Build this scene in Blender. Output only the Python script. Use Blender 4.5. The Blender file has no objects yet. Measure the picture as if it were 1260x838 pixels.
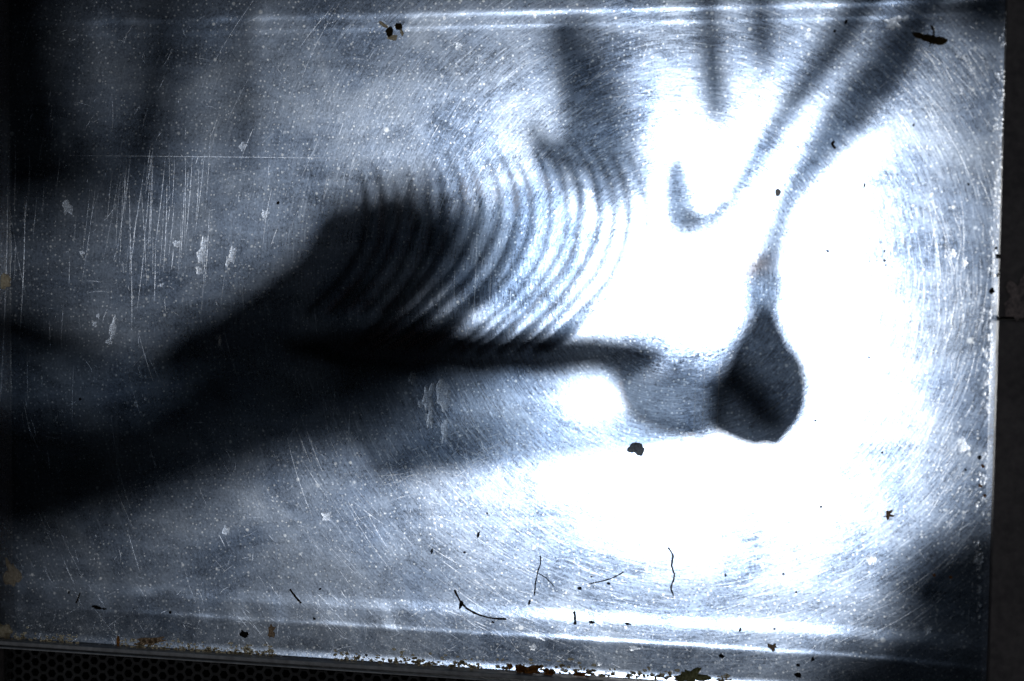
import bpy, bmesh, math, random
from mathutils import Vector, Matrix, noise

random.seed(7)
R = math.radians
scene = bpy.context.scene
col = scene.collection

# ------------------------------------------------------------------ camera
# The pane stands in its own frame (x right, z up, sun behind at +y); TILT leans it
# like a roof light so that the sun behind it stands well above the horizon.
TILT = Matrix.Rotation(R(32), 4, 'X')
CAM = Vector((0.1246, -0.5494, 0.0325))
YAW, PIT, ROL, LENS = -0.1902, -0.0500, 0.0110, 50.0
fwd = Vector((math.sin(YAW)*math.cos(PIT), math.cos(YAW)*math.cos(PIT), math.sin(PIT)))
rgt = Vector((math.cos(YAW), -math.sin(YAW), 0))
upv = rgt.cross(fwd)
rgt, upv = rgt*math.cos(ROL)+upv*math.sin(ROL), -rgt*math.sin(ROL)+upv*math.cos(ROL)
cam_data = bpy.data.cameras.new('camera')
cam = bpy.data.objects.new('camera', cam_data)
col.objects.link(cam)
cam_local = Matrix((rgt, upv, -fwd)).transposed().to_4x4()
cam_local.translation = CAM
cam.matrix_world = TILT @ cam_local
cam_data.lens = LENS
cam_data.sensor_width = 36
cam_data.clip_start = 0.01
cam_data.clip_end = 200
cam_data.dof.use_dof = True
cam_data.dof.focus_distance = 0.575
cam_data.dof.aperture_fstop = 7.0
scene.camera = cam

def ray(px, py):
    k = 36.0/LENS/1260.0
    return (fwd + rgt*((px-630)*k) - upv*((py-419)*k))
def P(px, py):                       # where a sight line meets the pane: (x, z) in the pane's frame
    d = ray(px, py)
    t = -CAM.y/d.y
    p = CAM + d*t
    return p.x, p.z
PX = 0.000333                        # one pixel of the photograph on the pane, metres

# ------------------------------------------------------------------ sky, sun, exposure
g = ray(895, 404).normalized()
sun_local = Vector((g.x/1.4, 0, g.z/1.4))
sun_local.y = math.sqrt(1-sun_local.x**2-sun_local.z**2)
sun_dir = (TILT.to_3x3() @ sun_local).normalized()
elev = math.asin(sun_dir.z)
azim = math.atan2(sun_dir.x, sun_dir.y)
world = bpy.data.worlds.new('World')
scene.world = world
world.use_nodes = True
wn = world.node_tree
sky = wn.nodes.new('ShaderNodeTexSky')
sky.sky_type = 'NISHITA'
sky.sun_disc = False
sky.sun_elevation = elev
sky.sun_rotation = azim
wn.links.new(sky.outputs[0], wn.nodes['Background'].inputs[0])
wn.nodes['Background'].inputs[1].default_value = 0.05
sun_data = bpy.data.lights.new('sun', 'SUN')
sun_data.energy = 4.5
sun_data.angle = R(11.0)
sun_data.color = (0.97, 0.985, 1.0)
sun = bpy.data.objects.new('sun', sun_data)
sun.rotation_euler = sun_dir.to_track_quat('Z', 'Y').to_euler()
col.objects.link(sun)
scene.view_settings.view_transform = 'Standard'
scene.view_settings.look = 'None'
scene.view_settings.exposure = -1.8
scene.view_settings.gamma = 1.0
scene.view_settings.use_curve_mapping = False
scene.cycles.transparent_max_bounces = 16
scene.cycles.max_bounces = 4

# ------------------------------------------------------------------ helpers
def empty(name, local, label, cat, group=None):
    o = bpy.data.objects.new(name, None)
    col.objects.link(o)
    o.empty_display_size = 0.01
    o.matrix_world = TILT @ Matrix.Translation(local)
    o['label'] = label
    o['category'] = cat
    if group: o['group'] = group
    return o
def tag(o, label, cat, group=None):
    o['label'] = label; o['category'] = cat
    if group: o['group'] = group
    return o
def link(name, bm, mat, parent=None, origin=None, smooth=True):
    """bm is in pane coordinates; the object's origin is put at origin (pane coordinates)."""
    if origin is None:
        origin = parent['_o'] if parent is not None and '_o' in parent else (0, 0, 0)
    origin = Vector(origin)
    bmesh.ops.translate(bm, verts=bm.verts, vec=-origin)
    me = bpy.data.meshes.new(name)
    bm.to_mesh(me); bm.free()
    for p in me.polygons: p.use_smooth = smooth
    me.materials.append(mat)
    o = bpy.data.objects.new(name, me)
    col.objects.link(o)
    if parent is not None:
        o.parent = parent
        pl = Vector(parent['_o']) if '_o' in parent else Vector((0, 0, 0))
        o.matrix_local = Matrix.Translation(origin - pl)
    else:
        o.matrix_world = TILT @ Matrix.Translation(origin)
    return o
def thing(name, origin, label, cat, group=None):
    o = empty(name, Vector(origin), label, cat, group)
    o['_o'] = tuple(origin)
    return o
def box(bm, x0, x1, y0, y1, z0, z1, bev=0.0):
    vs = [bm.verts.new((x, y, z)) for x in (x0, x1) for y in (y0, y1) for z in (z0, z1)]
    fs = []
    for q in ((0,1,3,2), (4,6,7,5), (0,4,5,1), (2,3,7,6), (0,2,6,4), (1,5,7,3)):
        fs.append(bm.faces.new([vs[i] for i in q]))
    bmesh.ops.recalc_face_normals(bm, faces=fs)
    if bev:
        es = list({e for f in fs for e in f.edges})
        bmesh.ops.bevel(bm, geom=es, offset=bev, segments=2, affect='EDGES', profile=0.5)
def spline(pts, n):
    """Catmull-Rom through tuples."""
    out = []
    k = len(pts)
    for i in range(k-1):
        p0, p1, p2, p3 = pts[max(i-1, 0)], pts[i], pts[i+1], pts[min(i+2, k-1)]
        for j in range(n):
            t = j/n
            out.append(tuple(0.5*((2*b)+(-a+c)*t+(2*a-5*b+4*c-d)*t*t+(-a+3*b-3*c+d)*t**3)
                             for a, b, c, d in zip(p0, p1, p2, p3)))
    out.append(pts[-1])
    return out
def tube(bm, path, seg=10, flat=1.0, rough=0.0, seed=0.0):
    """path: (x, y, z, r) in pane coordinates; flat squeezes the section along y."""
    rings = []
    n = len(path)
    for i, (x, y, z, r) in enumerate(path):
        a = path[max(i-1, 0)]; b = path[min(i+1, n-1)]
        t = Vector((b[0]-a[0], b[1]-a[1], b[2]-a[2]))
        if t.length < 1e-9: t = Vector((1, 0, 0))
        t.normalize()
        yv = Vector((0, 1, 0))
        s = t.cross(yv)
        if s.length < 1e-3: s = Vector((1, 0, 0))
        s.normalize()
        w = s.cross(t).normalized()
        ring = []
        for k in range(seg):
            an = 2*math.pi*k/seg
            rr = r
            if rough:
                rr *= 1+rough*noise.noise(Vector((x*60+seed, z*60+math.cos(an)*1.3, math.sin(an)*1.3)))
            v = Vector((x, y, z)) + s*(math.cos(an)*rr) + w*(math.sin(an)*rr*flat)
            ring.append(bm.verts.new(v))
        rings.append(ring)
    for i in range(n-1):
        for k in range(seg):
            bm.faces.new((rings[i][k], rings[i][(k+1) % seg], rings[i+1][(k+1) % seg], rings[i+1][k]))
    bm.faces.new(rings[0][::-1]); bm.faces.new(rings[-1])
    bmesh.ops.recalc_face_normals(bm, faces=bm.faces)
def behind(px, py, h):
    """the point at depth h behind the pane whose shadow falls on the pane at that pixel's place"""
    x, z = P(px, py)
    k = h/sun_local.y
    return x+sun_local.x*k, h, z+sun_local.z*k
def shade_tube(name, pts, h, mat, parent=None, flat=0.4, rough=0.15, n=6, seg=12, seed=0.0):
    path = []
    for px, py, r in spline(pts, n):
        path.append(behind(px, py, h) + (max(r, 0.6)*PX,))
    bm = bmesh.new()
    tube(bm, path, seg, flat, rough, seed)
    if parent is None:
        o = link(name, bm, mat, None, path[len(path)//2][:3])
    else:
        o = link(name, bm, mat, parent, path[len(path)//2][:3])
    return o

# ------------------------------------------------------------------ materials
class NT:
    def __init__(s, name):
        s.m = bpy.data.materials.new(name); s.m.use_nodes = True
        s.t = s.m.node_tree; s.t.nodes.clear()
        s.out = s.n('ShaderNodeOutputMaterial')
    def n(s, ty, **kw):
        nd = s.t.nodes.new(ty)
        for k, v in kw.items(): setattr(nd, k, v)
        return nd
    def l(s, a, b): s.t.links.new(a, b)
    def put(s, sock, v):
        if isinstance(v, bpy.types.NodeSocket): s.l(v, sock)
        else: sock.default_value = v
    def math(s, op, a, b=None, c=None, clamp=False):
        nd = s.n('ShaderNodeMath', operation=op); nd.use_clamp = clamp
        s.put(nd.inputs[0], a)
        if b is not None: s.put(nd.inputs[1], b)
        if c is not None: s.put(nd.inputs[2], c)
        return nd.outputs[0]
    def ramp(s, v, a, b, lo=0.0, hi=1.0):
        nd = s.n('ShaderNodeMapRange'); nd.clamp = True
        s.put(nd.inputs[0], v)
        for i, q in enumerate((a, b, lo, hi)): nd.inputs[i+1].default_value = q
        return nd.outputs[0]
    def noise(s, vec, scale, detail=3, rough=0.55, dist=0.0):
        nd = s.n('ShaderNodeTexNoise')
        s.l(vec, nd.inputs['Vector'])
        nd.inputs['Scale'].default_value = scale
        nd.inputs['Detail'].default_value = detail
        nd.inputs['Roughness'].default_value = rough
        nd.inputs['Distortion'].default_value = dist
        return nd.outputs[0]
    def comb(s, x, y, z):
        nd = s.n('ShaderNodeCombineXYZ')
        for i, v in enumerate((x, y, z)): s.put(nd.inputs[i], v)
        return nd.outputs[0]
    def mixs(s, f, a, b):
        nd = s.n('ShaderNodeMixShader')
        s.put(nd.inputs[0], f); s.l(a, nd.inputs[1]); s.l(b, nd.inputs[2])
        return nd.outputs[0]
    def mixc(s, f, a, b):
        nd = s.n('ShaderNodeMix', data_type='RGBA')
        s.put(nd.inputs[0], f); s.put(nd.inputs[6], a); s.put(nd.inputs[7], b)
        return nd.outputs[2]

def rgba(c): return (c[0], c[1], c[2], 1.0)

def solid(name, c1, c2, scale=400.0, rough=0.7, metal=0.0, bump=0.3, spec=0.4, clear=0.0, tint=(0.9, 0.95, 1.0)):
    t = NT(name)
    co = t.n('ShaderNodeTexCoord').outputs['Object']
    f = t.noise(co, scale, 5, 0.6)
    f2 = t.noise(co, scale*0.17, 3, 0.5)
    ff = t.ramp(t.math('ADD', t.math('MULTIPLY', f, 0.6), t.math('MULTIPLY', f2, 0.4)), 0.38, 0.64)
    b = t.n('ShaderNodeBsdfPrincipled')
    t.l(t.mixc(ff, rgba(c1), rgba(c2)), b.inputs['Base Color'])
    t.l(t.ramp(f2, 0.3, 0.7, rough-0.12, min(rough+0.12, 1.0)), b.inputs['Roughness'])
    b.inputs['Metallic'].default_value = metal
    b.inputs['Specular IOR Level'].default_value = spec
    bp = t.n('ShaderNodeBump'); bp.inputs['Strength'].default_value = bump
    bp.inputs['Distance'].default_value = 0.0006
    t.l(f, bp.inputs['Height']); t.l(bp.outputs[0], b.inputs['Normal'])
    sh = b.outputs[0]
    if clear:  # see-through share imitates glare haze lifting the shadows
        tr = t.n('ShaderNodeBsdfTransparent'); tr.inputs[0].default_value = rgba(tint)
        sh = t.mixs(clear, sh, tr.outputs[0])
    t.l(sh, t.out.inputs[0])
    return t.m

def pane_material():
    t = NT('dusty_scratched_plastic')
    obj = t.n('ShaderNodeTexCoord').outputs['Object']
    sc = t.n('ShaderNodeVectorMath', operation='SCALE')
    t.l(obj, sc.inputs[0]); sc.inputs['Scale'].default_value = 1.0/PX
    co = sc.outputs[0]                                   # about one unit per pixel of the photograph
    sep = t.n('ShaderNodeSeparateXYZ'); t.l(co, sep.inputs[0])
    x, z = sep.outputs[0], sep.outputs[2]
    flat = t.comb(x, z, 0.0)
    # dust film: cloudy smears, fine grain
    cloud = t.noise(flat, 0.009, 5, 0.6, 0.6)
    smear = t.noise(t.comb(t.math('MULTIPLY', x, 0.35), z, 3.0), 0.02, 5, 0.65, 1.2)
    grain = t.noise(flat, 0.32, 3, 0.7)
    grain2 = t.noise(flat, 0.09, 4, 0.65)
    # glare halo drawn into the dust: scratch arcs ringed around the glare
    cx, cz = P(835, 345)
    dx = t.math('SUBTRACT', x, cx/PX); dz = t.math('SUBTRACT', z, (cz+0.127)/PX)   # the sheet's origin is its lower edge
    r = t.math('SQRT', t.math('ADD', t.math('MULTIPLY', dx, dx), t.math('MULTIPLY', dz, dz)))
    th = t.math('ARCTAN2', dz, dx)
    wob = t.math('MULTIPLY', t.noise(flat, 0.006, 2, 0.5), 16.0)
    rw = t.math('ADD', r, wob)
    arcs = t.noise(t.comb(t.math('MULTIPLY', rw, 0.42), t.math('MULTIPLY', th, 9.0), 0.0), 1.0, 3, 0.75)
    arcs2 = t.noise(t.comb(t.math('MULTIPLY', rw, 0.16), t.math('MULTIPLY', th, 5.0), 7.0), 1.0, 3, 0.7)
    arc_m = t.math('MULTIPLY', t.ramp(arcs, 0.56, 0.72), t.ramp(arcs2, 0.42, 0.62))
    # dust grains: random dots of three sizes
    ad = t.n('ShaderNodeVectorMath', operation='ADD'); t.l(flat, ad.inputs[0])
    t.l(t.comb(t.math('MULTIPLY', grain, 2.4), t.math('MULTIPLY', grain2, 3.0), 0.0), ad.inputs[1])
    warped = ad.outputs[0]
    def dots(scale, keep, rmin, rmax, off):
        v = t.n('ShaderNodeTexVoronoi', feature='F1'); v.voronoi_dimensions = '2D'
        t.l(warped, v.inputs['Vector']); v.inputs['Scale'].default_value = scale
        s2 = t.n('ShaderNodeSeparateColor'); t.l(v.outputs['Color'], s2.inputs[0])
        on = t.math('GREATER_THAN', s2.outputs[0], 1-keep)
        rad = t.math('MULTIPLY_ADD', s2.outputs[1], (rmax-rmin)*scale, rmin*scale)
        d = t.math('SUBTRACT', 1.0, t.math('DIVIDE', v.outputs['Distance'], rad), clamp=True)
        return t.math('MULTIPLY', t.math('MULTIPLY', on, t.math('MINIMUM', t.math('MULTIPLY', d, 2.2), 1.0)), t.math('MULTIPLY_ADD', s2.outputs[2], 0.8, 0.2))
    d1 = dots(0.16, 0.62, 0.7, 1.6, 0)
    d2 = dots(0.045, 0.40, 1.0, 2.6, 0)
    d3 = dots(0.012, 0.30, 2.0, 4.5, 0)
    spots = t.math('MAXIMUM', t.math('MAXIMUM', t.math('MULTIPLY', d1, 0.95), d2), t.math('MULTIPLY', d3, 0.9))
    # how much of the pane is covered by dust
    grit = t.noise(flat, 0.55, 2, 0.8)
    film = t.math('ADD', t.ramp(cloud, 0.30, 0.70, 0.30, 0.64),
           t.math('ADD', t.ramp(smear, 0.35, 0.68, -0.12, 0.12),
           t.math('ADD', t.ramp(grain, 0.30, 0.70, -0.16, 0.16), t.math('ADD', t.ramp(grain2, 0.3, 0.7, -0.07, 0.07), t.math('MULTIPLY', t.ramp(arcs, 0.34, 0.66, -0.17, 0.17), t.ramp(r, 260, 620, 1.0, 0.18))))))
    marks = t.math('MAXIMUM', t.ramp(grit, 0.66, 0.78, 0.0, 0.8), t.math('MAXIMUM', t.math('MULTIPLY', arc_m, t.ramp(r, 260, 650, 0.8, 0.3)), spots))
    low = t.ramp(z, 0.015/PX, 0.011/PX, 0.0, 1.0)
    marks = t.math('MAXIMUM', marks, t.math('MULTIPLY', low, t.math('MULTIPLY', t.ramp(grit, 0.52, 0.70), t.ramp(grain2, 0.42, 0.62))))
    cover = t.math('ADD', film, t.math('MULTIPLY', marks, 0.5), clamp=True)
    # relief
    hgt = t.noise(flat, 0.25, 2, 0.7)
    bp = t.n('ShaderNodeBump'); bp.inputs['Strength'].default_value = 0.25; bp.inputs['Distance'].default_value = 0.0004
    t.l(hgt, bp.inputs['Height'])
    colr = t.mixc(t.ramp(cloud, 0.35, 0.65), (0.38, 0.50, 0.72, 1), (0.49, 0.58, 0.73, 1))
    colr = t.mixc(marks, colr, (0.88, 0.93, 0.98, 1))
    tl = t.n('ShaderNodeBsdfTranslucent'); t.l(colr, tl.inputs['Color'])
    rf = t.n('ShaderNodeBsdfRefraction', distribution='GGX')
    rf.inputs['IOR'].default_value = 1.40
    rf.inputs['Roughness'].default_value = 0.60
    t.l(colr, rf.inputs['Color']); t.l(bp.outputs[0], rf.inputs['Normal'])
    core = t.n('ShaderNodeBsdfRefraction', distribution='GGX')
    core.inputs['IOR'].default_value = 1.40; core.inputs['Roughness'].default_value = 0.40
    t.l(colr, core.inputs['Color']); t.l(bp.outputs[0], core.inputs['Normal'])
    lobe = t.mixs(0.45, rf.outputs[0], core.outputs[0])
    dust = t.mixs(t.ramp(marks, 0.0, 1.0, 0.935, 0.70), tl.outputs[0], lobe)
    tr = t.n('ShaderNodeBsdfTransparent'); tr.inputs[0].default_value = (0.93, 0.95, 0.97, 1)
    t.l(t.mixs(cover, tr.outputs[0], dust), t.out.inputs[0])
    return t.m

def scratch_material():
    t = NT('scratched_groove')
    co = t.n('ShaderNodeTexCoord').outputs['Object']
    f = t.noise(co, 900, 3, 0.7)
    tl = t.n('ShaderNodeBsdfTranslucent'); tl.inputs[0].default_value = (0.93, 0.93, 0.95, 1)
    tr = t.n('ShaderNodeBsdfTransparent')
    rf = t.n('ShaderNodeBsdfRefraction', distribution='GGX'); rf.inputs['IOR'].default_value = 1.4; rf.inputs['Roughness'].default_value = 0.75
    t.l(t.mixs(t.ramp(f, 0.38, 0.62, 0.08, 0.75), tr.outputs[0], t.mixs(0.6, tl.outputs[0], rf.outputs[0])), t.out.inputs[0])
    return t.m

def splash_material():
    t = NT('dried_limescale')
    co = t.n('ShaderNodeTexCoord').outputs['Object']
    f = t.noise(co, 1100, 4, 0.75)
    tl = t.n('ShaderNodeBsdfTranslucent'); tl.inputs[0].default_value = (0.97, 0.97, 0.96, 1)
    rf = t.n('ShaderNodeBsdfRefraction', distribution='GGX'); rf.inputs['IOR'].default_value = 1.4; rf.inputs['Roughness'].default_value = 0.6
    df = t.n('ShaderNodeBsdfDiffuse'); df.inputs[0].default_value = (0.75, 0.74, 0.7, 1)
    tr = t.n('ShaderNodeBsdfTransparent')
    t.l(t.mixs(t.ramp(f, 0.40, 0.62, 0.18, 0.85), tr.outputs[0], t.mixs(0.06, t.mixs(0.5, tl.outputs[0], rf.outputs[0]), df.outputs[0])), t.out.inputs[0])
    return t.m

def crumb_material(name, c1, c2, through=0.35):
    t = NT(name)
    co = t.n('ShaderNodeTexCoord').outputs['Object']
    f = t.ramp(t.noise(co, 1200, 4, 0.65), 0.35, 0.65)
    c = t.mixc(f, rgba(c1), rgba(c2))
    tl = t.n('ShaderNodeBsdfTranslucent'); t.l(c, tl.inputs[0])
    df = t.n('ShaderNodeBsdfDiffuse'); t.l(c, df.inputs[0])
    t.l(t.mixs(through, df.outputs[0], tl.outputs[0]), t.out.inputs[0])
    return t.m

M_pane = pane_material()
M_scratch = scratch_material()
M_splash = splash_material()
M_frame = solid('dark_painted_steel', (0.06, 0.053, 0.057), (0.13, 0.115, 0.115), 350, 0.5, 0.0, 0.5)
M_worn = solid('worn_bare_steel', (0.30, 0.24, 0.23), (0.07, 0.06, 0.065), 900, 0.5, 0.3, 0.8)
M_alu = solid('dull_aluminium', (0.45, 0.46, 0.48), (0.25, 0.25, 0.26), 300, 0.45, 0.7, 0.4)
M_mesh = solid('black_perforated_steel', (0.016, 0.016, 0.017), (0.045, 0.045, 0.048), 500, 0.4, 0.2, 0.3)
M_black = solid('matt_black_paint', (0.008, 0.008, 0.008), (0.014, 0.014, 0.014), 120, 1.0, 0.0, 0.2, 0.0)
M_leaf = solid('dark_leaf', (0.010, 0.014, 0.012), (0.022, 0.028, 0.024), 90, 0.7, 0.0, 0.4, 0.2, clear=0.22)
M_rubber = solid('black_rubber', (0.008, 0.008, 0.009), (0.018, 0.017, 0.017), 250, 0.75, 0.0, 0.3, 0.2)
M_rust = solid('brown_rusty_wire', (0.035, 0.018, 0.014), (0.016, 0.010, 0.009), 400, 0.8, 0.0, 0.5, 0.2)
M_haze_lift = solid('smoky_plastic', (0.010, 0.010, 0.012), (0.02, 0.02, 0.022), 60, 0.5, 0.0, 0.1, 0.3, clear=0.095)
M_sheer = solid('sheer_cable', (0.012, 0.011, 0.012), (0.02, 0.018, 0.02), 60, 0.6, 0.0, 0.1, 0.3, clear=0.30)
M_rib = solid('dull_brown_rib', (0.035, 0.018, 0.014), (0.016, 0.010, 0.009), 400, 0.8, 0.0, 0.3, 0.2, clear=0.32)
M_dense = solid('dense_leaf', (0.010, 0.014, 0.012), (0.022, 0.028, 0.024), 90, 0.7, 0.0, 0.4, 0.2, clear=0.12)
M_haze_leaf = solid('thinner_leaf', (0.010, 0.014, 0.012), (0.022, 0.028, 0.024), 90, 0.7, 0.0, 0.4, 0.2, clear=0.22)
M_amber = solid('amber_plastic', (0.30, 0.12, 0.05), (0.20, 0.08, 0.04), 60, 0.5, 0.0, 0.1, 0.3, clear=0.52, tint=(1.0, 0.80, 0.66))
M_veil = solid('sheer_leaf', (0.02, 0.026, 0.022), (0.03, 0.036, 0.03), 60, 0.7, 0.0, 0.2, 0.2, clear=0.74)
M_film = solid('filmy_leaf', (0.02, 0.026, 0.022), (0.03, 0.036, 0.03), 60, 0.7, 0.0, 0.2, 0.2, clear=0.52)
M_tab = solid('smoky_film', (0.012, 0.012, 0.013), (0.02, 0.02, 0.02), 60, 0.6, 0.0, 0.1, 0.3, clear=0.21)
M_thin = solid('thin_leaf', (0.02, 0.026, 0.022), (0.03, 0.036, 0.03), 60, 0.7, 0.0, 0.2, 0.2, clear=0.42)
M_bug = crumb_material('insect_brown', (0.02, 0.015, 0.008), (0.05, 0.035, 0.015), 0.15)
M_wing = crumb_material('insect_wing', (0.10, 0.075, 0.035), (0.05, 0.035, 0.02), 0.6)
M_dark = crumb_material('black_grit', (0.008, 0.008, 0.009), (0.02, 0.018, 0.016), 0.05)
M_fibre = crumb_material('dry_rootlet', (0.03, 0.02, 0.012), (0.06, 0.045, 0.03), 0.1)
M_brown = crumb_material('brown_scrap', (0.16, 0.10, 0.06), (0.30, 0.21, 0.13), 0.5)
M_beige = crumb_material('beige_crumb', (0.55, 0.47, 0.33), (0.32, 0.25, 0.16), 0.5)
M_pale = crumb_material('pale_husk', (0.55, 0.48, 0.42), (0.35, 0.29, 0.25), 0.9)
M_orange = crumb_material('orange_rust_crumb', (0.30, 0.12, 0.03), (0.10, 0.05, 0.02), 0.4)

# ------------------------------------------------------------------ unseen floor sheet added to bounce light onto the frame
bm = bmesh.new()
bmesh.ops.create_grid(bm, x_segments=2, y_segments=2, size=25)
me = bpy.data.meshes.new('ground'); bm.to_mesh(me); bm.free()
me.materials.append(solid('pale_concrete', (0.42, 0.41, 0.40), (0.34, 0.33, 0.32), 3.0, 0.9))
bounce_ground = bpy.data.objects.new('ground', me); bounce_ground.location = (0, 0, -1.1); col.objects.link(bounce_ground)
bounce_ground['kind'] = 'structure'

# ------------------------------------------------------------------ the pane
W2 = 0.2
ZB, ZT = -0.127, 0.127
pane = thing('window_pane', (0, 0, ZB), 'dusty scratched clear plastic pane with moulded ridges, lit from behind', 'window pane')
PANE_Z = [  # (z, y) profile of the moulded sheet, bottom to top
    (-0.1270, 0.0001), (-0.1235, 0.0007), (-0.1200, 0.0013), (-0.1150, 0.0022), (-0.1140, 0.0024), (-0.1134, 0.0023), (-0.1128, 0.0021), (-0.1122, 0.0019),
    (-0.1114, 0.0018), (-0.1095, 0.0017), (-0.1068, 0.0015), (-0.1058, 0.0014), (-0.1048, 0.0011), (-0.1036, 0.0008), (-0.1020, 0.0003), (-0.1005, 0.0),
    (-0.095, 0.0)] + [(-0.09+0.01*i, 0.0) for i in range(21)] + [
    (0.1190, 0.0), (0.1255, 0.0), (0.1268, 0.0001), (0.1275, 0.0003), (0.1282, 0.0004), (0.1296, 0.0004), (0.1310, 0.0005),
    (0.1318, 0.0006), (0.1326, 0.0009), (0.1334, 0.0011), (0.1345, 0.0011), (0.1400, 0.0004), (0.1500, -0.0010)]
def curl(x):
    return -1.2*max(x-0.122, 0.0)**2
def pane_y(z, x=0.0):
    for (a, ya), (b, yb) in zip(PANE_Z, PANE_Z[1:]):
        if a <= z <= b: return ya+(yb-ya)*(z-a)/(b-a)+curl(x)
    return curl(x)
def make_pane():
    bm = bmesh.new()
    xs = [-0.215+0.0025*i for i in range(167)]
    yx = {}
    xs.sort()
    grid = []
    for zz, yy in PANE_Z:
        grid.append([bm.verts.new((xx, yy*(0.85+0.5*noise.noise(Vector((xx*22, zz*30, 7.0)))+0.3*noise.noise(Vector((xx*110, zz*60, 1.0))))+curl(xx)+yx.get(xx, 0.0)+0.00035*noise.noise(Vector((xx*18, zz*18, 2.0))), zz)) for xx in xs])
    for i in range(len(grid)-1):
        for j in range(len(xs)-1):
            bm.faces.new((grid[i][j], grid[i][j+1], grid[i+1][j+1], grid[i+1][j]))
    # turned-back bottom and right rims: the sheet's thickness
    low = [bm.verts.new((v.co.x, v.co.y+0.004, v.co.z)) for v in grid[0]]
    for j in range(len(xs)-1): bm.faces.new((low[j], low[j+1], grid[0][j+1], grid[0][j]))
    bm.normal_update()
    return bm
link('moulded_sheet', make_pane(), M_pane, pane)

# scratches: fine grooves as slivers on the front skin, mostly laid in rings to draw the glare's halo
def sliver(bm, px, py, ang, length, width, bend=0.0, n=4):
    pr = []
    if max(px, px+math.cos(ang)*length*0.5, px-math.cos(ang)*length*0.5) > 1236-0.047*py: return
    groove = 0.08+0.22*noise.random()
    for i in range(n+1):
        t = i/n-0.5
        a = ang+bend*t
        qx = px+math.cos(ang)*length*t - math.sin(ang)*bend*length*t*t*0.5
        qy = py+math.sin(ang)*length*t + math.cos(ang)*bend*length*t*t*0.5
        w = width*(1-abs(2*t)**2*0.85)*0.5
        ox, oy = -math.sin(a)*w, math.cos(a)*w
        row = []
        rx, ry = qx-835, qy-345
        rl = math.hypot(rx, ry)+1e-6
        for sg in (-1, 1):
            xx, zz = P(qx+ox*sg, qy+oy*sg)
            lean = groove*(ox*rx+oy*ry)/rl*sg*PX        # wall leaned outward around the glare so the sliver brightens
            row.append(bm.verts.new((xx, pane_y(zz, xx)-0.0006+lean, zz)))
        pr.append(row)
    for i in range(n):
        bm.faces.new((pr[i][0], pr[i][1], pr[i+1][1], pr[i+1][0]))
def make_scratches():
    bm = bmesh.new()
    rnd = random.Random(3)
    cx, cy = 835, 345
    for i in range(2600):                       # rings drawing the glare's halo, thick along the right rim and lower half
        u = rnd.random()
        if u < 0.40:
            px, py = rnd.gauss(1165, 34), rnd.uniform(60, 720)
        elif u < 0.75:
            px, py = rnd.uniform(380, 1200), rnd.uniform(480, 790)
        else:
            px, py = rnd.uniform(20, 1220), rnd.uniform(30, 800)
        if px > 1222: continue
        if noise.noise(Vector((px*0.011, py*0.007, 4.0)))+rnd.uniform(-0.25, 0.55) < 0.06: continue
        a = math.atan2(py-cy, px-cx)+math.pi/2 + rnd.gauss(0, 0.14)
        L = min(rnd.expovariate(1/26)+5, 120)
        d = math.hypot(px-cx, py-cy)
        sliver(bm, px, py, a, L, 0.28+0.75*rnd.random()**2.5, L/d)
    for i in range(46):                         # upright scores on the left
        px = rnd.choice((rnd.gauss(195, 22), rnd.uniform(5, 260)))
        py = rnd.uniform(190, 350)
        sliver(bm, px, py, math.pi/2+rnd.gauss(0.05, 0.05), rnd.uniform(20, 130), rnd.uniform(0.4, 1.1), 0.05)
    for px, py, L in ((7, 380, 380), (30, 330, 170), (186, 255, 130), (205, 280, 110), (586, 330, 150), (604, 345, 60), (628, 385, 60), (560, 340, 55), (577, 385, 50),
                      (866, 490, 110), (884, 490, 120), (855, 505, 60), (430, 525, 60), (412, 490, 70)):
        sliver(bm, px, py, math.pi/2+0.04, L, rnd.uniform(0.9, 1.5), 0.08, 8)
    for i in range(60):                         # short slanting scores over the ribs
        px, py = rnd.gauss(690, 70), rnd.gauss(160, 50)
        sliver(bm, px, py, -0.72+rnd.gauss(0, 0.12), rnd.uniform(8, 40), rnd.uniform(0.5, 1.2), 0.05)
    for i in range(160):                        # tangle below the ribs
        px = rnd.uniform(480, 760); py = 580-(px-480)*0.16+rnd.gauss(0, 16)
        sliver(bm, px, py, rnd.choice((-0.5, 0.9, 1.1, -0.2))+rnd.gauss(0, 0.3), rnd.uniform(8, 45), rnd.uniform(0.4, 1.1), rnd.uniform(-0.5, 0.5))
    for i in range(1300):                        # stray hairlines in all directions
        px, py = rnd.uniform(10, 1215), rnd.uniform(20, 825)
        if i % 3 == 0: py = rnd.uniform(750, 820)
        sliver(bm, px, py, rnd.uniform(0, math.pi), rnd.expovariate(1/8)+2, rnd.uniform(0.25, 0.7), rnd.uniform(-0.8, 0.8))
    sliver(bm, 250, 193, 0.01, 330, 1.0, 0.0, 8)
    return bm
o = link('scratches', make_scratches(), M_scratch, pane)
o['kind'] = 'stuff'

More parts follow.
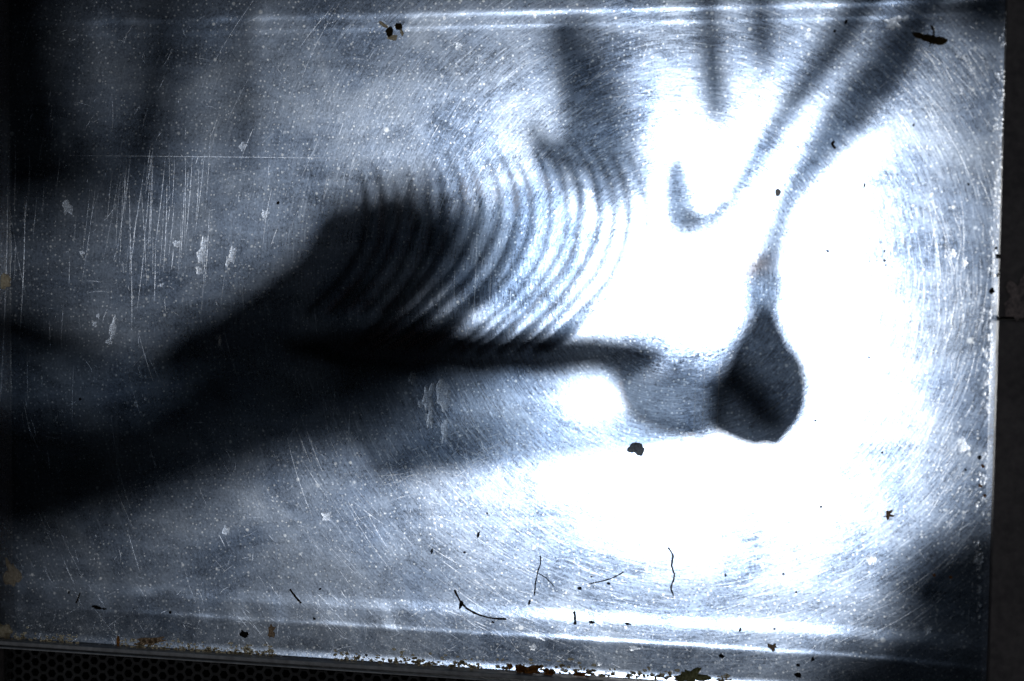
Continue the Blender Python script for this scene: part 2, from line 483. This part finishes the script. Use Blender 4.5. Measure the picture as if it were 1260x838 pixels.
# dried splashes and flakes on the pane
def blob(bm, px, py, rx, ry, rot=0.0, thick=0.25, seed=0.0, seg=18, rag=0.45, lift=0.0007):
    x0, z0 = P(px, py)
    y0 = pane_y(z0, x0)-lift
    rings = []
    for q, hh in ((1.0, 0.0), (0.86, 0.6), (0.5, 1.0)):
        ring = []
        for k in range(seg):
            an = 2*math.pi*k/seg
            rr = q*(1+rag*noise.noise(Vector((math.cos(an)*1.4+seed, math.sin(an)*1.4+seed*0.7, seed)))+0.5*rag*noise.noise(Vector((math.cos(an)*4+seed, math.sin(an)*4, seed*2))))
            a, b = math.cos(an)*rx*rr, math.sin(an)*ry*rr
            a, b = a*math.cos(rot)-b*math.sin(rot), a*math.sin(rot)+b*math.cos(rot)
            ring.append(bm.verts.new((x0+a*PX, y0-hh*thick*min(rx, ry)*PX*(1+0.5*noise.noise(Vector((an, seed, q*3)))), z0-b*PX)))
        rings.append(ring)
    for i in range(2):
        for k in range(seg):
            bm.faces.new((rings[i][k], rings[i+1][k], rings[i+1][(k+1) % seg], rings[i][(k+1) % seg]))
    bm.faces.new(rings[2][::-1])
    bm.normal_update()
SPL = [(287, 313, 5, 11, 0.15), (281, 322, 3, 6, 0), (252, 298, 4, 9, 0), (248, 314, 5, 9, 0.1), (246, 333, 4, 6, -0.2), (219, 299, 5, 4, 0), (102, 312, 3, 5, -.3),
       (140, 404, 4, 14, 0.2), (135, 421, 5, 4, 0), (118, 398, 3, 4, 0), (122, 389, 2, 3, 0), (84, 256, 6, 8, -.3), (200, 351, 2.5, 2.5, 0), (170, 499, 2, 2, 0), (180, 491, 2, 2, 0), (168, 495, 2, 2, 0),
       (528, 488, 7, 17, 0.05), (546, 485, 7, 18, 0.0), (508, 466, 4, 7, 0.1), (518, 497, 4, 4, 0), (548, 530, 4, 14, 0.05), (530, 515, 4, 12, 0),
       (327, 264, 4, 5, 0), (300, 181, 4, 6, 0.4), (565, 57, 4, 5, 0), (1183, 545, 5, 8, 0), (1170, 312, 4, 5, 0.2), (1184, 325, 3, 6, 0.1), (1070, 687, 5, 5, 0), (1140, 772, 4, 5, 0),
       (403, 635, 6, 5, 0.3), (278, 652, 3, 6, 0.2), (1201, 684, 7, 5, 0), (1099, 30, 9, 7, 0.3), (1113, 25, 4, 3, 0.0), (780, 798, 6, 3, 0), (655, 797, 4, 4, 0), (663, 783, 7, 4, 0.6), (738, 817, 3, 3, 0), (616, 577, 4, 10, 0.1)]
for i, (px, py, rx, ry, ro) in enumerate(SPL):
    bm = bmesh.new(); blob(bm, px, py, rx, ry, ro, 0.12, 3.1+i*1.7, 26, 0.75)
    link('dried_splash', bm, M_splash, pane, (P(px, py)[0], 0, P(px, py)[1]))

# ------------------------------------------------------------------ the frame
frame = thing('window_frame', (0, 0, -0.16), 'dark steel frame around the plastic pane, with a worn patch and joint', 'frame')
def part(name, mat, *boxes, bev=0.0008, parent=frame):
    bm = bmesh.new()
    for b in boxes: box(bm, *b, bev=bev)
    c = boxes[0]
    return link(name, bm, mat, parent, ((c[0]+c[1])/2, (c[2]+c[3])/2, (c[4]+c[5])/2), smooth=False)
zj = P(1240, 392)[1]
part('right_jamb', M_frame, (0.2003, 0.26, -0.0095, 0.012, zj+0.0008, 0.19))
part('right_jamb', M_frame, (0.2005, 0.26, -0.0095, 0.012, -0.19, zj-0.0004))
bm = bmesh.new(); blob(bm, 1252, 368, 15, 24, 0, 0.02, 9.0, 40, 0.9, 0.0012)
link('worn_patch', bm, M_worn, frame, (P(1248, 372)[0], -0.0042, P(1248, 372)[1]))
part('left_jamb', M_frame, (-0.26, -0.2035, -0.004, 0.012, -0.19, 0.19))
part('bottom_channel', M_alu, (-0.21, 0.2008, -0.0046, 0.0020, -0.1292, -0.1274), (-0.21, 0.2006, -0.0054, 0.0018, -0.1304, -0.1297), bev=0.0003)
part('bottom_rail', M_black, (-0.26, 0.26, 0.0100, 0.0140, -0.20, -0.1308))
part('top_rail', M_frame, (-0.26, 0.26, -0.004, 0.0120, 0.151, 0.20))

# black shaft behind the pane, open sunward; added unseen to keep sky light out
blocker = thing('light_shaft', (0, 0.4, -0.15), 'black painted shaft walls behind the backlit pane', 'shaft')
SD = 1.2
def blocker_wall(a, b):
    (x0, z0), (x1, z1) = a, b
    bm = bmesh.new()
    kx, kz = sun_local.x/sun_local.y*SD, sun_local.z/sun_local.y*SD
    n = Vector((z1-z0, 0, x0-x1)).normalized()*0.003
    vs = []
    for off in (Vector(), n):
        vs += [bm.verts.new(Vector(p)+off) for p in ((x0, 0.0145, z0), (x1, 0.0145, z1), (x1+kx, SD, z1+kz), (x0+kx, SD, z0+kz))]
    for q in ((0,1,2,3), (7,6,5,4), (0,4,5,1), (1,5,6,2), (2,6,7,3), (3,7,4,0)): bm.faces.new([vs[i] for i in q])
    bmesh.ops.recalc_face_normals(bm, faces=bm.faces)
    link('shaft_wall', bm, M_black, blocker, (x0, 0.0145, z0), smooth=False)
xa, xb, za, zb = -0.2445, 0.2445, -0.165, 0.185
blocker_wall((xa, za), (xb, za)); blocker_wall((xb, za), (xb, zb)); blocker_wall((xb, zb), (xa, zb)); blocker_wall((xa, zb), (xa, za))

# perforated strip under the pane
def make_perf():
    bm = bmesh.new()
    s = 0.0026
    for row in range(9):
        for c in range(130):
            x = -0.22+c*s*1.5
            z = -0.1335-row*s*0.866*2-(0.866*s if c % 2 else 0)
            if x > 0.10: continue
            o_, i_ = [], []
            for k in range(6):
                a = math.pi/3*k
                o_.append(bm.verts.new((x+math.cos(a)*s, 0.004, z+math.sin(a)*s)))
                i_.append(bm.verts.new((x+math.cos(a)*s*0.72, 0.004, z+math.sin(a)*s*0.72)))
            bk = [bm.verts.new((v.co.x, 0.005, v.co.z)) for v in i_]
            for k in range(6):
                bm.faces.new((o_[k], o_[(k+1) % 6], i_[(k+1) % 6], i_[k]))
                bm.faces.new((i_[k], i_[(k+1) % 6], bk[(k+1) % 6], bk[k]))
    bmesh.ops.remove_doubles(bm, verts=bm.verts, dist=0.00002)
    return bm
perf = link('perforated_strip', make_perf(), M_mesh, None, (0, 0.004, -0.14), smooth=False)
tag(perf, 'black perforated metal strip with hexagonal holes below the pane', 'mesh strip')

# ------------------------------------------------------------------ things behind the pane
# ribbed guard: curved ribs standing on a dark spine
guard = thing('ribbed_guard', behind(650, 430, 0.04), 'row of thin curved dark ribs on a thick spine behind the pane', 'guard')
shade_tube('spine', [(330, 424, 4), (390, 430, 24), (470, 432, 32), (560, 434, 32), (640, 436, 31), (720, 435, 27), (770, 432, 22), (812, 428, 8)], 0.07, M_haze_lift, guard, 0.6, 0.2, seed=1)
rr = random.Random(5)
for k in range(-3, 15):
    xa = 508+k*20.4+rr.uniform(-2.5, 2.5)
    th = rr.uniform(4.2, 5.6) if k not in (8, 9) else 3.4
    top = 178+rr.uniform(-10, 10)+(24 if k < 1 else 0)
    cv = 0.0043+rr.uniform(-0.0003, 0.0003)
    pts = []
    for i in range(9):
        y = top+((432 if k > 1 else 385)-top)*i/8
        pts.append((xa-cv*(y-258)**2+rr.uniform(-1.2, 1.2), y, th*(0.25 if i == 0 else 0.7 if i == 1 else 1.0)))
    shade_tube('rib', pts, 0.031+rr.uniform(-0.002, 0.002), M_rib, guard, 1.0, 0.2, seed=k, seg=8, n=3)

# strap-like leaves on the left
LV = 'broad drooping leaves behind the left of the pane'
def leaf(label, pts, h, flat=0.12, seed=0.0, rough=0.2, name='strap_leaf', mat=None):
    o = shade_tube(name, pts, h, mat or M_leaf, None, flat, rough, seed=seed)
    return tag(o, label, 'leaf')
leaf('widest dark leaf blade, behind the ribs and running down to the left', [(600, 280, 10), (560, 286, 60), (510, 300, 100), (450, 326, 116), (375, 372, 96), (290, 410, 72), (205, 440, 52), (120, 462, 8)], 0.19, seed=2, mat=M_dense)
leaf('long dark leaf blade slanting below the widest leaf to the pane corner', [(600, 446, 14), (500, 470, 44), (400, 515, 52), (300, 550, 46), (200, 585, 42), (90, 618, 38), (-40, 648, 32)], 0.17, seed=3, mat=M_haze_leaf)
leaf('middle dark leaf between the widest leaf and the long slanting blade', [(470, 462, 20), (380, 478, 40), (300, 492, 36), (235, 505, 10)], 0.15, seed=31)
leaf('short dark leaf curling below the widest leaf near the left jamb', [(130, 430, 12), (60, 420, 34), (0, 400, 40), (-60, 390, 40)], 0.13, seed=4)
leaf('small dark leaf crossing between two long blades at the left', [(260, 500, 20), (150, 545, 46), (60, 560, 60), (-30, 560, 70)], 0.14, seed=5)
leaf('upright dark leaf beside the left jamb reaching the top rail', [(0, -60, 70), (20, 40, 68), (38, 120, 62), (44, 190, 56), (20, 250, 34)], 0.18, seed=6)
leaf('upright narrow leaf with blunt lower tip near the top left corner', [(182, -60, 30), (180, 40, 32), (172, 120, 36), (156, 186, 38), (110, 222, 34), (50, 240, 24), (-30, 245, 30)], 0.19, seed=7)
leaf('thin upright leaf shading the top left, right of the blunt leaf', [(268, -60, 10), (270, 60, 12), (276, 160, 14), (270, 215, 6)], 0.16, seed=8)

leaf('tall dark leaf edge shading the whole left edge of the pane', [(-55, -80, 60), (-48, 100, 62), (-60, 300, 60), (-52, 480, 62), (-45, 640, 64), (-40, 900, 60)], 0.09, seed=41, mat=M_dense)  # board put in to darken the pane's left edge
leaf('sheer pale leaf veiling the middle of the ribs', [(520, 250, 12), (560, 290, 62), (610, 300, 84), (660, 305, 78), (700, 310, 40), (720, 312, 8)], 0.10, seed=42, mat=M_veil)  # added veil, tones down the glow between the ribs
leaf('faint sheer leaf crossing the gap between the long dark blades', [(290, 480, 8), (200, 478, 40), (110, 476, 48), (20, 470, 48), (-60, 466, 40)], 0.12, seed=43, mat=M_veil)  # added veil, dims the light in this gap
leaf('narrow thin leaf lying level below the bulb and tab, leaving a bright gap', [(440, 596, 5), (510, 574, 24), (620, 556, 30), (740, 548, 27), (810, 548, 18), (850, 550, 6)], 0.10, seed=46, mat=M_film)  # added veil, turns the lit strip here grey
leaf('pale thin leaf under the spine of the ribs, letting light through', [(830, 462, 10), (740, 466, 22), (650, 480, 38), (570, 508, 58), (490, 540, 62), (410, 575, 40)], 0.18, seed=20, mat=M_thin)

# tapering strips hanging from above
leaf('wide tapering leaf hanging from above onto the ribs', [(684, 10, 30), (700, 70, 44), (718, 120, 54), (730, 165, 58), (736, 205, 52), (733, 245, 14)], 0.13, seed=9, name='hanging_leaf', mat=M_sheer)
leaf('small leaf tip beside the wide hanging leaf above the ribs', [(630, 130, 6), (646, 160, 18), (668, 195, 22), (690, 225, 8)], 0.11, seed=10, name='hanging_leaf', mat=M_sheer)
leaf('narrow hanging leaf with rounded tip between the wide leaf and the cords', [(868, -40, 12), (872, 30, 15), (878, 90, 19), (880, 130, 16), (880, 152, 4)], 0.07, seed=11, name='hanging_leaf', mat=M_sheer)
leaf('shortest hanging leaf tip just left of the thin cord', [(936, -60, 13), (938, 10, 15), (941, 60, 14), (942, 84, 3)], 0.07, seed=12, name='hanging_leaf', mat=M_sheer)

# pear-shaped weight on its cord, thin cord and plug
wt = thing('hanging_weight', behind(940, 548, 0.035), 'dark pear-shaped weight hanging on a thick slanting cord', 'weight')
shade_tube('body', [(938, 372, 20), (938, 392, 27), (938, 420, 42), (940, 455, 54), (938, 490, 62), (926, 520, 62), (914, 540, 50), (908, 555, 26)], 0.07, M_haze_lift, wt, 0.8, 0.3, seed=13, seg=18)
shade_tube('cord', [(1160, -30, 20), (1124, 30, 21), (1094, 78, 27), (1050, 132, 27), (1008, 188, 22), (980, 228, 17), (964, 262, 17), (954, 300, 22), (944, 340, 28), (938, 378, 28)], 0.07, M_sheer, wt, 0.8, 0.2, seed=14)
shade_tube('keel', [(892, 430, 8), (912, 470, 18), (940, 510, 22), (972, 538, 10)], 0.09, M_tab, wt, 0.6, 0.2, seed=33)
shade_tube('collar', [(898, 326, 4), (918, 322, 13), (940, 316, 15), (960, 310, 12)], 0.09, M_amber, wt, 0.8, 0.1, seed=21)
cd = thing('thin_cord', behind(870, 262, 0.04), 'thin dark cord slanting down to a small upright plug', 'cord')
shade_tube('cable', [(1092, -30, 20), (1050, 25, 19), (1008, 82, 18), (960, 145, 15), (920, 205, 13), (892, 245, 13), (868, 264, 16), (838, 270, 18)], 0.07, M_sheer, cd, 0.8, 0.2, seed=15)
shade_tube('plug', [(830, 180, 8), (830, 212, 18), (832, 242, 22), (834, 268, 22), (836, 290, 12)], 0.07, M_sheer, cd, 0.8, 0.1, seed=16)
o = shade_tube('flat_tab', [(738, 452, 14), (776, 484, 46), (818, 497, 60), (850, 500, 62), (876, 504, 58), (896, 508, 34)], 0.12, M_tab, None, 0.15, 0.25, seed=17)
tag(o, 'blurred flat dark tab beside the pear-shaped weight', 'tab')

# foliage in the corners
leaf('round dark leaf behind the lower right corner of the pane', [(1290, 725, 56), (1210, 780, 68), (1150, 806, 64), (1090, 826, 46), (1030, 848, 36), (980, 870, 10)], 0.15, seed=18, name='corner_leaf')
leaf('small dark leaf above the round corner leaf', [(1290, 650, 30), (1220, 668, 34), (1175, 690, 28), (1130, 720, 26), (1105, 745, 8)], 0.11, seed=44, name='corner_leaf', mat=M_tab)
leaf('dark leaf tip reaching past the upper right corner of the pane', [(1300, 25, 34), (1240, 22, 30), (1195, 18, 22), (1155, 14, 7)], 0.08, seed=19, name='corner_leaf')

# ------------------------------------------------------------------ debris stuck to the pane
def crumb(name, px, py, rx, ry, rot, mat, label, cat, group=None, seed=0.0, thick=0.5, rag=0.6):
    bm = bmesh.new()
    blob(bm, px, py, rx, ry, rot, thick, seed, 28 if rx > 4 else 14, rag, 0.0009)
    x, z = P(px, py)
    o = link(name, bm, mat, None, (x, pane_y(z, x), z))
    return tag(o, label, cat, group)
def thread(name, pts, w, mat, label, parent=None, cat='rootlet'):
    path = []
    for px, py in spline(pts, 5):
        x, z = P(px+0.8*noise.noise(Vector((px*0.3, py*0.3, 1))), py)
        path.append((x, pane_y(z, x)-0.0012, z, 1.35*w*PX*(0.6+0.8*abs(noise.noise(Vector((px*0.2, py*0.2, 5)))))))
    bm = bmesh.new(); tube(bm, path, 6, 1.0)
    if parent is not None: return link(name, bm, mat, parent, path[0][:3])
    return tag(link(name, bm, mat, None, path[0][:3]), label, cat)

# gnat
gx, gz = P(1142, 50)
gn = thing('winged_gnat', (gx, 0, gz), 'dead brown winged gnat stuck near the upper right corner', 'insect')
bm = bmesh.new(); blob(bm, 1142, 50, 10, 4.0, 0.15, 0.8, 21, 16, 0.3, 0.0012); link('body', bm, M_bug, gn)
bm = bmesh.new(); blob(bm, 1152, 53, 10, 4.6, 0.05, 0.1, 22, 16, 0.2, 0.0020); link('wing', bm, M_bug, gn)
bm = bmesh.new(); blob(bm, 1131, 47, 9, 3.2, 0.30, 0.1, 23, 16, 0.2, 0.0020); link('wing', bm, M_bug, gn)
thread('leg', [(1145, 49), (1148, 42), (1144, 34)], 1.2, M_bug, '', gn)
thread('leg', [(1141, 51), (1143, 56), (1142, 60)], 0.6, M_bug, '', gn)
# crumpled insect under the top ridge
fx, fz = P(484, 38)
fl = thing('crushed_insect', (fx, 0, fz), 'crushed brown insect remains under the top ridge of the pane', 'insect')
for i, (px, py, a, b, ro, m, nm) in enumerate(((480, 40, 4, 6, 0.3, M_bug, 'body'), (491, 33, 3.4, 4.4, -0.4, M_bug, 'head'), (473, 31, 7, 2.4, 0.6, M_beige, 'wing'), (484, 47, 6, 3, 0.1, M_beige, 'wing'), (495, 40, 2, 5, -0.3, M_beige, 'leg'))):
    bm = bmesh.new(); blob(bm, px, py, a, b, ro, 0.5, 31+i, 14, 0.7, 0.0010); link(nm, bm, m, fl)

thread('rootlet', [(822, 673), (828, 682), (827, 695), (830, 708), (826, 722), (829, 732)], 1.0, M_fibre, 'single upright dark rootlet stuck on the whitest lower part of the pane')
rt = thing('rootlet', (P(663, 704)[0], 0, P(663, 704)[1]), 'forked dark rootlet above the lower ridge', 'rootlet')
thread('stem', [(665, 683), (666, 692), (662, 704), (659, 720), (658, 732)], 0.8, M_fibre, '', rt)
thread('branch', [(662, 704), (672, 710), (682, 720)], 0.6, M_fibre, '', rt)
thread('rootlet', [(725, 718), (742, 714), (755, 710), (768, 703)], 0.7, M_fibre, 'slanting thin rootlet right of the forked rootlet')
thread('rootlet', [(560, 725), (568, 740), (580, 752), (600, 760), (623, 762)], 1.1, M_fibre, 'longest dark rootlet lying along the lower ridge')
thread('rootlet', [(358, 724), (364, 733), (370, 742)], 1.3, M_fibre, 'short thick rootlet on the lower ridge towards the dark side')
thread('rootlet', [(98, 730), (95, 738), (93, 742)], 1.0, M_fibre, 'tiny rootlet above the beige grime at the dark lower corner')
thread('rootlet', [(707, 752), (708, 762), (707, 768)], 1.2, M_fibre, 'short upright rootlet standing on the lower ridge')
thread('rootlet', [(1028, 183), (1024, 178), (1026, 174)], 1.6, M_fibre, 'tiny dark barb beside the thick cord shadow')

crumb('grey_smudge', 783, 552, 10, 7, 0.2, crumb_material('grey_fluff', (0.25, 0.25, 0.25), (0.75, 0.75, 0.73), 0.95), 'rounded grey fluff lump just below the flat tab', 'debris', None, 41.4, 0.4, 0.35)
crumb('leaf_scrap', 184, 789, 20, 5, -0.18, M_brown, 'long brown leaf scrap lying on the bottom edge of the pane', 'debris', None, 42, 0.4, 0.7)
crumb('rusty_husk', 146, 788, 2.6, 6, 0.0, M_orange, 'small rusty upright husk beside the long brown leaf scrap', 'debris', None, 43)
crumb('beige_clump', 8, 345, 7, 11, 0.0, M_beige, 'beige dirt clump halfway up the left edge of the pane', 'debris', None, 44)
crumb('beige_clump', 6, 776, 10, 9, 0.3, M_beige, 'beige dirt clump in the lower left corner of the pane', 'debris', None, 45)
crumb('beige_clump', 16, 706, 9, 20, -0.2, crumb_material('faint_grime', (0.3, 0.25, 0.18), (0.18, 0.14, 0.10), 0.5), 'tall loose grimy clump above the lower left corner', 'debris', None, 46, 0.3, 0.9)
crumb('brown_husk', 333, 778, 5, 8, 0.3, M_brown, 'curled pale brown husk on the lower strip', 'debris', None, 47, 0.5, 0.9)
crumb('dark_husk', 300, 781, 6, 4, 0.4, M_dark, 'black husk left of the curled pale husk', 'debris', None, 48)
crumb('brown_husk', 1092, 632, 5, 5, 0.3, M_brown, 'small golden brown husk in a white ring near the right rim', 'debris', None, 49, 0.5, 0.9)
crumb('brown_husk', 951, 797, 5, 4, 0.2, M_brown, 'brown crumb on the lower strip beside the round corner leaf', 'debris', None, 50, 0.5, 0.9)
crumb('brown_husk', 957, 237, 3, 4.5, 0.0, M_pale, 'brown crumb lying against the lower end of the thick cord', 'debris', None, 51)
crumb('moss_lump', 852, 832, 16, 9, 0.1, crumb_material('moss', (0.08, 0.08, 0.03), (0.22, 0.20, 0.10), 0.3), 'mossy lump on the bottom channel right of the rust', 'debris', None, 52, 0.6, 0.8)
for i, (px, py, a, b) in enumerate(((640, 822, 5, 6), (652, 824, 14, 5), (676, 827, 7, 4), (715, 829, 9, 3), (628, 820, 3, 4))):
    crumb('rust_crumb', px, py, a, b, 0.05, M_orange, 'orange rust crumb in a row on the bottom edge of the pane', 'debris', 'rust crumbs on the bottom edge', 60+i, 0.6, 0.8)
for i, (px, py, a, b) in enumerate(((1225, 316, 3.6, 2.6), (1217, 358, 3.2, 3.6), (1222, 306, 1.6, 1.8), (1224, 338, 1.4, 2.2), (1230, 421, 2.2, 2.6), (1226, 333, 1.2, 1.4), (1231, 431, 1.6, 1.6))):
    crumb('black_grain', px, py, a, b, 0.3, M_dark, 'black grain in the row along the right rim of the pane', 'debris', 'black grains on the right rim', 80+i, 0.7)
GR = [(343, 250, 2.2, 2), (532, 678, 1.6, 3), (572, 679, 1.4, 1.6), (589, 657, 1.6, 4), (600, 631, 1.4, 1.2), (568, 743, 2.2, 5), (652, 740, 1.4, 3), (714, 723, 3.2, 2), (728, 709, 1.2, 1.2), (749, 717, 2.4, 1.4),
      (1010, 623, 1.4, 2.2), (893, 707, 1.4, 2), (964, 706, 1.4, 1.6), (887, 808, 3.6, 2.8), (982, 819, 2.2, 1.8), (982, 831, 4, 3), (1000, 812, 2, 3), (1088, 309, 1.4, 1.4), (1088, 321, 1.4, 2), (1089, 326, 1.2, 1.6), (1018, 309, 2.6, 1.6),
      (1027, 39, 1.6, 1.6), (1041, 27, 1.6, 3), (1123, 155, 1.4, 1.4), (1063, 229, 1.2, 3), (1189, 228, 1.6, 1.4), (1069, 440, 1.6, 1.2), (1003, 517, 1.6, 1.6), (1085, 556, 1.4, 1.4), (395, 724, 1.6, 1.4), (386, 762, 1.8, 1.6), (118, 748, 6, 2.4), (127, 750, 3, 1.6),
      (100, 491, 1.6, 2), (208, 754, 2.2, 1.8), (84, 729, 1.4, 1.8), (911, 775, 1.6, 3), (953, 774, 1.4, 1.4), (980, 728, 1.2, 1.2), (1202, 560, 2, 3), (772, 768, 4, 1.6), (728, 766, 3, 2), (606, 766, 2, 1.4), (451, 806, 2, 1.6), (1185, 575, 1.4, 1.4)]
for i, (px, py, a, b) in enumerate(GR):
    crumb('black_grit', px, py, a, b, 0.2, M_dark, 'tiny black grit speck stuck on the dusty pane', 'grit', 'black grit specks on the pane', 100+i*1.3, 0.7)
for i, (px, py) in enumerate(((1203, 594), (1208, 606), (1206, 570), (1148, 704), (1168, 706))):
    crumb('rust_grain', px, py, 2.2, 1.8, 0.5, M_orange, 'orange grain stuck beside the right rim of the pane', 'grit', 'orange grains by the right rim', 200+i, 0.6)
# beige grime packed along the bottom edge: nobody could count it
bm = bmesh.new()
rg = random.Random(11)
for i in range(700):
    px = rg.uniform(10, 900)
    py = 787+px*0.0605 - abs(rg.gauss(0, 5)) - 1
    if noise.noise(Vector((px*0.012, 0, 3))) < -0.08: continue
    blob(bm, px, py, rg.uniform(0.8, 3.6), rg.uniform(0.7, 2.4), 0, 0.5, i*0.37, 7, 0.6, 0.0008)
o = link('grime', bm, crumb_material('beige_grime', (0.55, 0.48, 0.34), (0.30, 0.25, 0.17), 0.6), pane)
o['kind'] = 'stuff'
bm = bmesh.new()
for i in range(360):                            # chalky grime along the right rim
    py = rg.uniform(20, 760)
    if noise.noise(Vector((py*0.018, 5, 3))) < -0.12: continue
    px = 1239-0.0465*py - abs(rg.gauss(0, 5)) - 2
    blob(bm, px, py, rg.uniform(0.6, 2.0), rg.uniform(0.8, 3.0), 0, 0.5, i*0.41, 7, 0.6, 0.0008)
o = link('rim_grime', bm, M_splash, pane)
o['kind'] = 'stuff'
for o in scene.objects:
    if '_o' in o: del o['_o']
